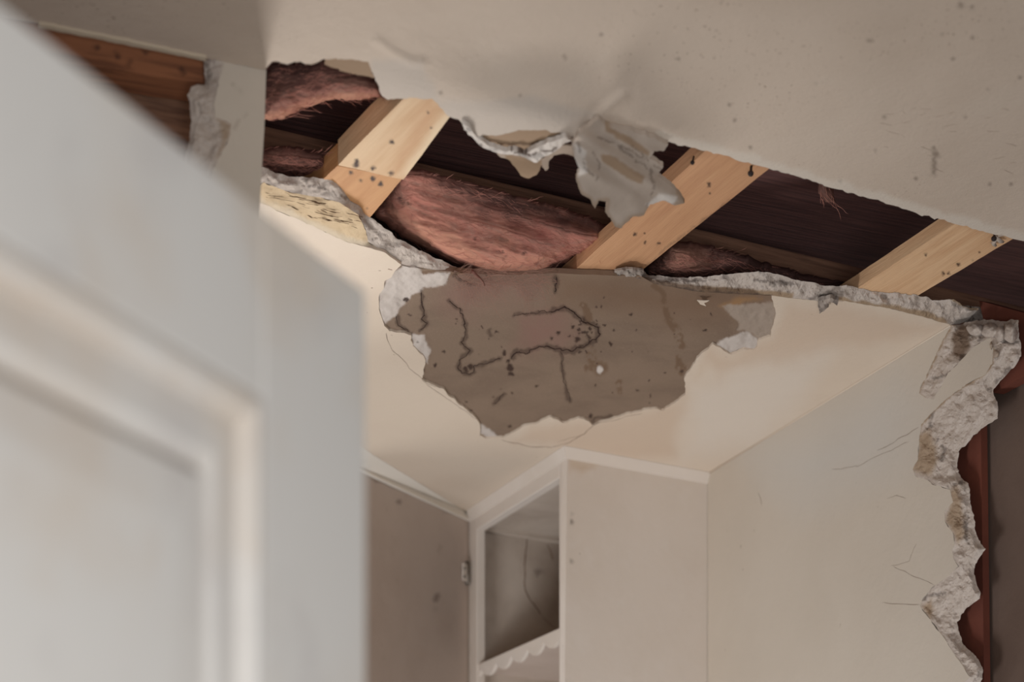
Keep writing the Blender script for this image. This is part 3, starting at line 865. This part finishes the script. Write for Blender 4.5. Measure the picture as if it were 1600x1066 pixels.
def joist(left, right, z, hgt, cols, label, attrs, mat_ang=None, name='joist', grp=None):
    (l0, l1), (r0, r1) = left, right
    a = on_z(*l0, z) - on_z(*l1, z)
    ang = math.atan2(a[1], a[0])
    m = wood(label.split(',')[0].replace(' ', '_')[:40], ang, *cols)
    o = sheet(name, densify([l0, r0, r1, l1], 6, .5, 30, 9), lambda x, y: on_z(x, y, z), 3.0, m, thick=UP * hgt, smooth=False, attrs=attrs)
    props(o, label, 'joist', grp)
    return o


ZJ = H + .0135
W1, W2 = lin(212, 178, 140), lin(198, 158, 118)
sp1 = [(618, 161, 2.2), (612, 222, 4), (674, 199, 2.5), (557, 253, 5), (583, 263, 4), (612, 271, 3.5), (668, 175, 2), (556, 258, 4)]
j1 = joist(((664, 120), (528, 258)), ((742, 130), (630, 281)), ZJ, .034, (W1, W2), 'wide pale joist at the left of the slot, butting a nailed short board', {
    'spot': dots_mask(sp1, 2), 'pale': lambda x, y: .8 * poly_mask([(700, 170), (712, 180), (640, 275), (622, 272)], 3, 30, 6)(x, y) + .35 * poly_mask([(620, 150), (655, 150), (570, 262), (535, 255)], 5, 30, 20)(x, y),
    'warm': lambda x, y: .5 * poly_mask([(670, 160), (695, 165), (625, 270), (610, 265)], 4, 30, 10)(x, y)})
sp2 = [(548, 270, 3.5), (563, 282, 3.2), (582, 279, 4), (594, 288, 4), (575, 325, 2)]
j1b = joist(((527, 259), (430, 352)), ((628, 280), (560, 362)), ZJ + .0015, .03, (lin(200, 150, 100), lin(180, 126, 78)), 'short tan timber with nail holes below the wide pale joist', {'spot': dots_mask(sp2, 1.5), 'warm': lambda x, y: .3 + 0 * x})
sp3 = [(1108, 288, 4), (1108, 302, 1.8), (1006, 364, 1.2), (992, 366, 3), (1008, 379, 3), (1029, 380, 3), (1062, 334, 1.5), (1075, 322, 1.2), (1040, 300, 1.2), (1090, 300, 1)]
j2 = joist(((1160, 183), (836, 478)), ((1268, 211), (936, 476)), ZJ, .022, (lin(202, 154, 116), lin(180, 130, 96)), 'orange-tan joist crossing the slot behind the hanging plaster flap', {
    'spot': dots_mask(sp3, 2), 'warm': lambda x, y: .35 + .2 * fbm(x, y, 60, 5), 'dark': lambda x, y: .5 * line_mask([([(1012, 414), (1140, 312)], 1)], 1, 4, 20, 2, .6)(x, y)})
sp4 = [(1446, 398, 2.5), (1474, 427, 3), (1482, 428, 2.4), (1498, 414, 2.4), (1530, 395, 1.5), (1520, 405, 1.2)]
j3 = joist(((1600, 278), (1280, 490)), ((1700, 304), (1360, 506)), ZJ, .022, (lin(224, 186, 146), lin(208, 164, 124)), 'tan joist at the right end of the slot', {
    'spot': dots_mask(sp4, 1.6), 'warm': lambda x, y: .15 + .2 * fbm(x, y, 60, 6)})


def nail(parent, x, y, x2, y2, r=.0028):
    a = np.array(on_z(x, y, ZJ + .002))
    b = np.array(on_z(x2, y2, ZJ - .014))
    d = (b - a) / np.linalg.norm(b - a)
    tube('nail', [([a, b], r * .62), ([b - d * .0004, b + d * .0022], [r * 1.5, r * 1.3])], M_NAIL, parent, 8)


nail(j2, 1174, 258, 1173, 271)
nail(j2, 1084, 245, 1082, 254, .002)
nail(j3, 1554, 366, 1553, 373)
tube('torn_paper', [([on_z(x, y, ZJ - .004) for x, y in pp], [.003, .004, .002]) for pp in (([(1555, 370), (1562, 376), (1568, 378)]), ([(1560, 368), (1572, 364), (1582, 368)]), ([(1556, 374), (1552, 380), (1556, 384)]))], M_FLAP, ceiling, 4)


# ------------------------------------------------------------------ pink glass wool
def wool(outline, z0, bulge, mat, label, mould_shade=None, light=None, nf=60, flow=.28, seed=1, group=None):
    o = densify(outline, 4, 3.0, 10, seed)
    ring = o + [o[0]]

    def dz(x, y):
        d = dist(x, y, ring)
        e = np.sqrt(1 - (1 - np.clip(d / 45, 0, 1)) ** 2)
        s = fbm(x * .25, y - x * flow, 14, seed, 4)
        return z0 - bulge(x, y) * e + .0035 * s * np.clip(d / 10, .2, 1)
    S = ceil_at(dz)
    b = sheet('insulation_batt', o, S, 3.0, mat, thick=UP * .004,
              attrs={'mould_shade': mould_shade or (lambda x, y: 0 * x), 'light': light or (lambda x, y: 0 * x)})
    props(b, label, 'insulation', group)
    rr = random.Random(seed)
    a = np.array(outline)
    paths = []
    nf *= 9
    for _ in range(nf * 6):
        if len(paths) >= nf: break
        x, y = rr.uniform(a[:, 0].min(), a[:, 0].max()), rr.uniform(a[:, 1].min(), a[:, 1].max())
        if not inside(np.array([x]), np.array([y]), outline)[0]: continue
        n = 6
        L = rr.uniform(10, 40)
        an = math.atan(flow) + rr.gauss(0, .35)
        k = rr.gauss(0, .012)
        xs, ys = [], []
        for i in range(n):
            xs.append(x); ys.append(y)
            x += math.cos(an) * L / n
            y += math.sin(an) * L / n
            an += k * L / n + rr.gauss(0, .12)
        P = S(np.array(xs), np.array(ys)) - UP * np.array([rr.uniform(.0002, .002) for _ in range(n)])[:, None]
        paths.append((P, [.00022 * (1 - abs(i / (n - 1) * 2 - 1) ** 3) + .00005 for i in range(n)]))
    if paths:
        f = tube('loose_fibres', paths, M_FIBRE, b, 3)
        f['kind'] = 'stuff'
    return b


BIG = [(612, 300), (632, 270), (660, 270), (720, 285), (800, 308), (870, 326), (935, 348), (958, 362), (950, 378), (925, 396), (900, 404), (880, 415), (862, 428), (845, 436), (800, 442), (760, 436), (735, 428), (705, 410), (660, 388), (625, 368), (596, 345), (585, 334)]
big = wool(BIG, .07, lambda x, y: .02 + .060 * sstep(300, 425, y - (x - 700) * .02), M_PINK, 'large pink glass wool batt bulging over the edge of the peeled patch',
           mould_shade=lambda x, y: np.clip(.9 * poly_mask([(650, 262), (760, 292), (940, 340), (960, 356), (930, 352), (860, 350), (800, 345), (760, 330), (700, 300)], 12, 26, 16)(x, y) + .8 * dots_mask([(779, 392, 3), (785, 396, 3), (792, 399, 2.5), (818, 395, 3), (741, 372, 2), (627, 313, 4), (640, 318, 2), (868, 425, 14), (878, 420, 10), (655, 388, 8)], 3)(x, y), 0, 1),  # dark upper band paints shade along with mould; the dots are spots
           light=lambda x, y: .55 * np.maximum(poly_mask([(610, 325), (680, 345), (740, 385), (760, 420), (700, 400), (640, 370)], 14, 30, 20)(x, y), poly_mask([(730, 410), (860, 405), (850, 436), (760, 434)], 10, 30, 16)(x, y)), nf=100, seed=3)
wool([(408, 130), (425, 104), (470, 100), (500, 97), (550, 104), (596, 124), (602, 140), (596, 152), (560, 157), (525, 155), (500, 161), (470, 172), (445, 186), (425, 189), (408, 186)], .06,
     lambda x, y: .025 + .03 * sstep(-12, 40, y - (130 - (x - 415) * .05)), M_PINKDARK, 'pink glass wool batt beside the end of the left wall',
     mould_shade=lambda x, y: .9 * poly_mask([(405, 90), (500, 90), (505, 118), (470, 130), (440, 135), (405, 150)], 10, 20, 20)(x, y),
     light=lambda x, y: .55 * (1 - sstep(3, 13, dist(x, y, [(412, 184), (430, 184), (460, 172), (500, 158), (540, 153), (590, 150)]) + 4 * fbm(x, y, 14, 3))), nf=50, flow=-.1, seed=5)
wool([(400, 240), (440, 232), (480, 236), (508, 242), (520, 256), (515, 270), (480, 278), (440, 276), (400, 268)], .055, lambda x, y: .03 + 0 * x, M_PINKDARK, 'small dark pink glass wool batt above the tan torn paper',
     mould_shade=lambda x, y: .6 * sstep(455, 520, x) + .25, nf=25, flow=.05, seed=7)
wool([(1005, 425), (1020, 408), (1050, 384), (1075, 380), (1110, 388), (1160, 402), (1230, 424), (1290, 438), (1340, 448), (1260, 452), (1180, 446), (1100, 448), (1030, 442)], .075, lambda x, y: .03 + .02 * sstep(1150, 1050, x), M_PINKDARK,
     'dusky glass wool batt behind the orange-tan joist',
     mould_shade=lambda x, y: np.clip(.35 + .6 * sstep(1090, 1180, x), 0, 1), light=lambda x, y: .3 * poly_mask([(1045, 390), (1090, 392), (1110, 415), (1050, 420)], 8, 20, 14)(x, y), nf=40, seed=9)
wool([(1279, 284), (1296, 287), (1300, 300), (1304, 316), (1292, 316), (1282, 310), (1278, 298)], .09, lambda x, y: .02 + 0 * x, M_PINKDARK, 'tiny pink tuft of glass wool at the near edge of the slot', mould_shade=lambda x, y: .45 + 0 * x, nf=2, flow=3, seed=11)
# wisps lying over the peeled patch
wp = []
for i in range(260):
    x, y = rndm.uniform(705, 845), 420 + abs(rndm.gauss(0, 18))
    an = rndm.uniform(-.6, 1.4)
    pts = []
    for k in range(8):
        pts.append(on_z(x, y, H - rndm.uniform(.001, .006)))
        x += math.cos(an) * 6
        y += math.sin(an) * 6
        an += rndm.gauss(0, .3)
    wp.append((pts, [.00005, .00015, .0002, .0002, .0002, .00015, .0001, .00005]))
wsp = tube('loose_fibres', wp, M_FIBRE2, big, 3)
wsp['kind'] = 'stuff'
tube('dangling_strand', [([on_z(x, y, H - .006) for x, y in ((738, 424), (744, 430), (750, 435), (755, 441), (757, 446))], [.0025, .002, .0015, .001, .0012])], M_PINKDARK, big, 6)

# ================================================================== BUILT-IN CABINET
A = on_z(886, 701, H)
B = on_z(731, 803, H)
C = on_z(1105, 741, H)
FA = VPlane(A, B)     # front, with the open compartment
SA = VPlane(A, C)     # side facing the camera
u = FA.d if np.dot(FA.d, B - A) > 0 else -FA.d
w = SA.d if np.dot(SA.d, C - A) > 0 else -SA.d
u, w = np.array(u), np.array(w)
LF, LS = np.linalg.norm((B - A)[:2]), np.linalg.norm((C - A)[:2])
P0 = np.array([A[0], A[1], 0])
cabinet = empty('built_in_cabinet', (A[0], A[1], 0))
props(cabinet, 'cream built-in cabinet with an open front compartment, below the peeled patch', 'cabinet')


def st(x, y, pl=FA):
    """distance along the front and height of a pixel on the cabinet front"""
    q = pl.at(0)(np.array([x], float), np.array([y], float))[0]
    return float(np.dot(q - P0, u)), float(q[2])


TOPZ = H - .001
s_r, z_r = st(873.5, 752)
s_l, z_l = st(745, 823)
ztop = (z_r + z_l) / 2
# face frame
V, Fc = [], []
box_uvz(V, Fc, P0, u, w, 0, s_r, 0, .022, 0, TOPZ)
box_uvz(V, Fc, P0, u, w, s_l, LF + .004, 0, .022, 0, TOPZ)
box_uvz(V, Fc, P0, u, w, s_r, s_l, 0, .022, ztop, TOPZ)
bevel(link('face_frame', V, Fc, M_CAB, cabinet, smooth=False), .002)
V, Fc = [], []
box_uvz(V, Fc, P0, u, w, 0.002, .020, .022, LS, 0, TOPZ)
# side panel as fine sheet so that its stains can sit on it
sp = sheet('side_panel', [(886.5, 703), (1105, 743), (1104, 2300), (868, 2300)], SA.at(-.001), 7, M_CAB, cabinet, box=FRAME, coarse=80, thick=-SA.n * .018, smooth=False,
           attrs={'stain': lambda x, y: .7 * poly_mask([(886, 718), (940, 724), (908, 738), (892, 730)], 3, 14, 6)(x, y),
                  'dirt': lambda x, y: .8 * dots_mask([(893, 800, 2), (892, 875, 2.2), (884, 926, 2), (893, 772, 1.2), (892, 782, 1.2), (893, 815, 1.2), (888, 830, 1), (877, 860, 2), (877, 866, 2), (891, 836, 1), (884, 985, 1.2), (883, 1030, 2)], 1)(x, y)})
V, Fc = [], []
box_uvz(V, Fc, P0, u, w, LF - .012, LF + .004, .022, LS, 0, TOPZ)
# inside far wall as sheet with dirt
nB = VPlane(B - u * .012, B - u * .012 + w)
sheet('inner_wall', [(736, 760), (930, 790), (930, 2300), (728, 2300)], nB.at(0), 6, M_CABIN, cabinet, box=FRAME, coarse=80, thick=-nB.n * .012, smooth=False,
      attrs={'dirt': lambda x, y: .75 * (dots_mask([(842, 893, 6), (838, 897, 4), (777, 955, 2)], 3)(x, y) * .7)})
V, Fc = [], []
box_uvz(V, Fc, P0, u, w, .02, LF - .012, .022, LS, TOPZ - .03, TOPZ - .005)
link('inner_top', V, Fc, M_CABIN, cabinet, smooth=False)
V, Fc = [], []
box_uvz(V, Fc, P0, u, w, .02, LF - .012, LS - .012, LS, 0, TOPZ - .03)
link('inner_back', V, Fc, M_CABIN, cabinet, smooth=False)
hairlines('crack', [([(821, 782), (823, 830), (820, 880), (819, 920), (830, 940), (846, 962)], 1.1), ([(846, 962), (868, 982)], .5), ([(823, 812), (838, 835)], .7), ([(856, 850), (864, 875)], .8)],
          nB.at(-.0003), M_CRACK, cabinet, .5, 2, 16)
# rails on the inside far wall
qz = lambda x, y: float(nB.at(0)(np.array([x], float), np.array([y], float))[0][2])
for (y0, y1) in ((812, 841), (1047, 1085)):
    V, Fc = [], []
    box_uvz(V, Fc, P0, u, w, LF - .030, LF - .012, .03, LS - .012, qz(810, y1), qz(810, y0))
    bevel(link('cleat', V, Fc, M_CABIN, cabinet, smooth=False), .002)
# shelf with its scalloped valance
s1, z1 = st(871.5, 984)
s2, z2 = st(743, 1032)
zs = (z1 + z2) / 2
V, Fc = [], []
box_uvz(V, Fc, P0, u, w, .02, LF - .014, .012, LS - .012, zs - .018, zs)
shelf = bevel(link('shelf', V, Fc, M_CABBACK, cabinet, smooth=False), .002)
n = 120
period = (s_l - s_r) / 5.2
V, Fc = [], []
for i in range(n + 1):
    s = s_r - .004 + (s_l - s_r + .008) * i / n
    ph = ((s - s_r) / period) % 1.0
    dz = .017 + .020 * abs(math.sin(math.pi * ph)) ** .8
    for t in (.004, .012):
        q = P0 + u * s + w * t
        V += [(q[0], q[1], zs - .004), (q[0], q[1], zs - dz)]
for i in range(n):
    a = 4 * i
    b = a + 4
    Fc += [(a, b, b + 1, a + 1), (a + 2, a + 3, b + 3, b + 2), (a + 1, b + 1, b + 3, a + 3), (a, a + 2, b + 2, b)]
link('scalloped_valance', V, Fc, M_CAB, shelf, smooth=False)
# cornice fillets along the top
q = [A - w * .0, C + w * .004]
zc = H - .021
pts = [P0 + UP * (H - .0005) - u * .014 - w * .014, P0 + UP * (H - .0005), P0 + UP * zc, P0 + UP * zc - u * .004 - w * .005]
cor = prism('cornice', pts, w * (LS + .012), M_CAB, cabinet)
pts = [P0 + UP * (H - .0005) - w * .014 - u * .014, P0 + UP * (H - .0005), P0 + UP * (zc), P0 + UP * (zc) - w * .005 - u * .004]
cor2 = prism('cornice', pts, u * (LF - .01), M_CAB, cabinet)

# open door of the cabinet, seen from inside
zd = H - .016
h0, h1 = on_z(732, 812, zd), on_z(575, 741, zd)
DV = VPlane(h0, h1)
dn = DV.n
cdoor = sheet('door', [(732.5, 812), (540, 725), (540, 2300), (726, 2300)], DV.at(0), 8, M_CABBACK, cabinet, box=FRAME, coarse=80, thick=-dn * .02, smooth=False,
              attrs={'dirt': lambda x, y: .6 * np.maximum(dots_mask([(624, 784, 2.5), (590, 761, 2), (611, 885, 2), (667, 1050, 1.5)], 1)(x, y), line_mask([([(682, 932), (681, 960)], .6), ([(576, 744), (640, 770), (732, 813)], 1.2)], 1, 2, 14, 2)(x, y))})
# hinge
hx = DV.at(-.004)
def dq(x, y, o=-.003): return DV.at(o)(np.array([x], float), np.array([y], float))[0]
V, Fc = [], []
hin = prism('hinge', [dq(722, 880), dq(731, 883), dq(731, 910), dq(722, 907)], dn * .003, M_CAB, cdoor)
kn = tube('knuckle', [([dq(731, 878, -.006), dq(731, 914, -.006)], .0045)], M_METAL, cdoor, 10)
tube('hinge_screw', [([dq(726, 888, -.006), dq(726, 888, -.009)], .003), ([dq(726, 901, -.006), dq(726, 901, -.009)], .003)], M_METAL, cdoor, 8)

# moulding between the ceiling and the open door
z2c = H - .02
m = [on_z(500, 660, H - .0005), on_z(729, 800.5, H - .0005), on_z(733, 813, z2c), on_z(500, 704, z2c)]
ma = [p + np.array([0, .08, 0]) for p in m]
V = [*m, m[0] * [1, 1, 1] + np.array([0, .25, 0]), m[1] + np.array([0, .1, 0]), m[2] + np.array([0, .06, 0]), m[3] + np.array([0, .1, 0])]
Fc = [(0, 1, 2, 3), (4, 7, 6, 5), (0, 4, 5, 1), (3, 2, 6, 7), (1, 5, 6, 2), (0, 3, 7, 4)]
tr = link('trim_1', V, Fc, M_TRIM, None, smooth=False)
props(tr, 'cream moulding under the ceiling above the open brown cabinet door', 'moulding', kind='structure')

# ================================================================== WHITE DOOR IN FRONT
ZT = CAMZ + .43
e0 = on_z(572, 455, ZT)
ang = math.atan2(1180, F)
dd = np.array([-math.sin(ang), -math.cos(ang), 0])      # towards the hinge side
DP = VPlane(e0, e0 + dd)
nn = DP.n


def dst(x, y):
    q = DP.at(0)(np.array([x], float), np.array([y], float))[0]
    return float(np.dot(q - e0, dd)), float(q[2])


o_s, o_z = dst(412, 622)
i_s, i_z = dst(328, 712)
DWID = .76
door = empty('door_1', (e0[0], e0[1], 0))
props(door, 'white panelled door standing ajar at the left, out of focus', 'door', kind='structure')
D0 = np.array([e0[0], e0[1], 0])
bk = -nn
V, Fc = [], []
box_uvz(V, Fc, D0, dd, bk, 0, o_s, 0, .036, .01, ZT)
box_uvz(V, Fc, D0, dd, bk, DWID - o_s, DWID, 0, .036, .01, ZT)
box_uvz(V, Fc, D0, dd, bk, o_s, DWID - o_s, 0, .036, o_z, ZT)
box_uvz(V, Fc, D0, dd, bk, o_s, DWID - o_s, 0, .036, .86, 1.0)
box_uvz(V, Fc, D0, dd, bk, o_s, DWID - o_s, 0, .036, .01, .24)
bevel(link('frame', V, Fc, M_DOOR, door, smooth=False), .0015)
for (z0, z1) in ((1.0, o_z), (.24, .86)):
    ins = i_s - o_s
    prof = [(0, .001), (.003, -.0015), (.009, -.002), (.014, .002), (.018, .007), (ins - .016, .007), (ins - .006, .012), (ins + .002, .004), (ins + .03, .003)]
    grime_shade = (.2, .5, .1, .9, .6, .1, 1, .5, 0)  # grime plus painted shade in the moulding grooves, strongest at the top
    wa = []
    V, Fc = [], []
    for (i, dep), g in zip(prof, grime_shade):
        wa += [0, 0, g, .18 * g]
        for (s, z) in ((o_s + i, z0 + i), (DWID - o_s - i, z0 + i), (DWID - o_s - i, z1 - i), (o_s + i, z1 - i)):
            p = D0 + dd * s + bk * dep
            V.append((p[0], p[1], z))
    for k in range(len(prof) - 1):
        for j in range(4):
            a, b = 4 * k + j, 4 * k + (j + 1) % 4
            Fc.append((a, b, b + 4, a + 4))
    k = 4 * (len(prof) - 1)
    Fc.append((k, k + 1, k + 2, k + 3))
    b0 = len(V)
    for (s, z) in ((o_s, z0), (DWID - o_s, z0), (DWID - o_s, z1), (o_s, z1)):
        p = D0 + dd * s + bk * .030
        V.append((p[0], p[1], z))
    Fc.append((b0 + 3, b0 + 2, b0 + 1, b0))
    for j in range(4):
        Fc.append((j, b0 + j, b0 + (j + 1) % 4, (j + 1) % 4))
    link('panel', V, Fc, M_DOOR, door, attrs={'warm': wa + [0] * 4}, smooth=False)

for o in list(bpy.data.objects):
    if '_o' in o: del o['_o']
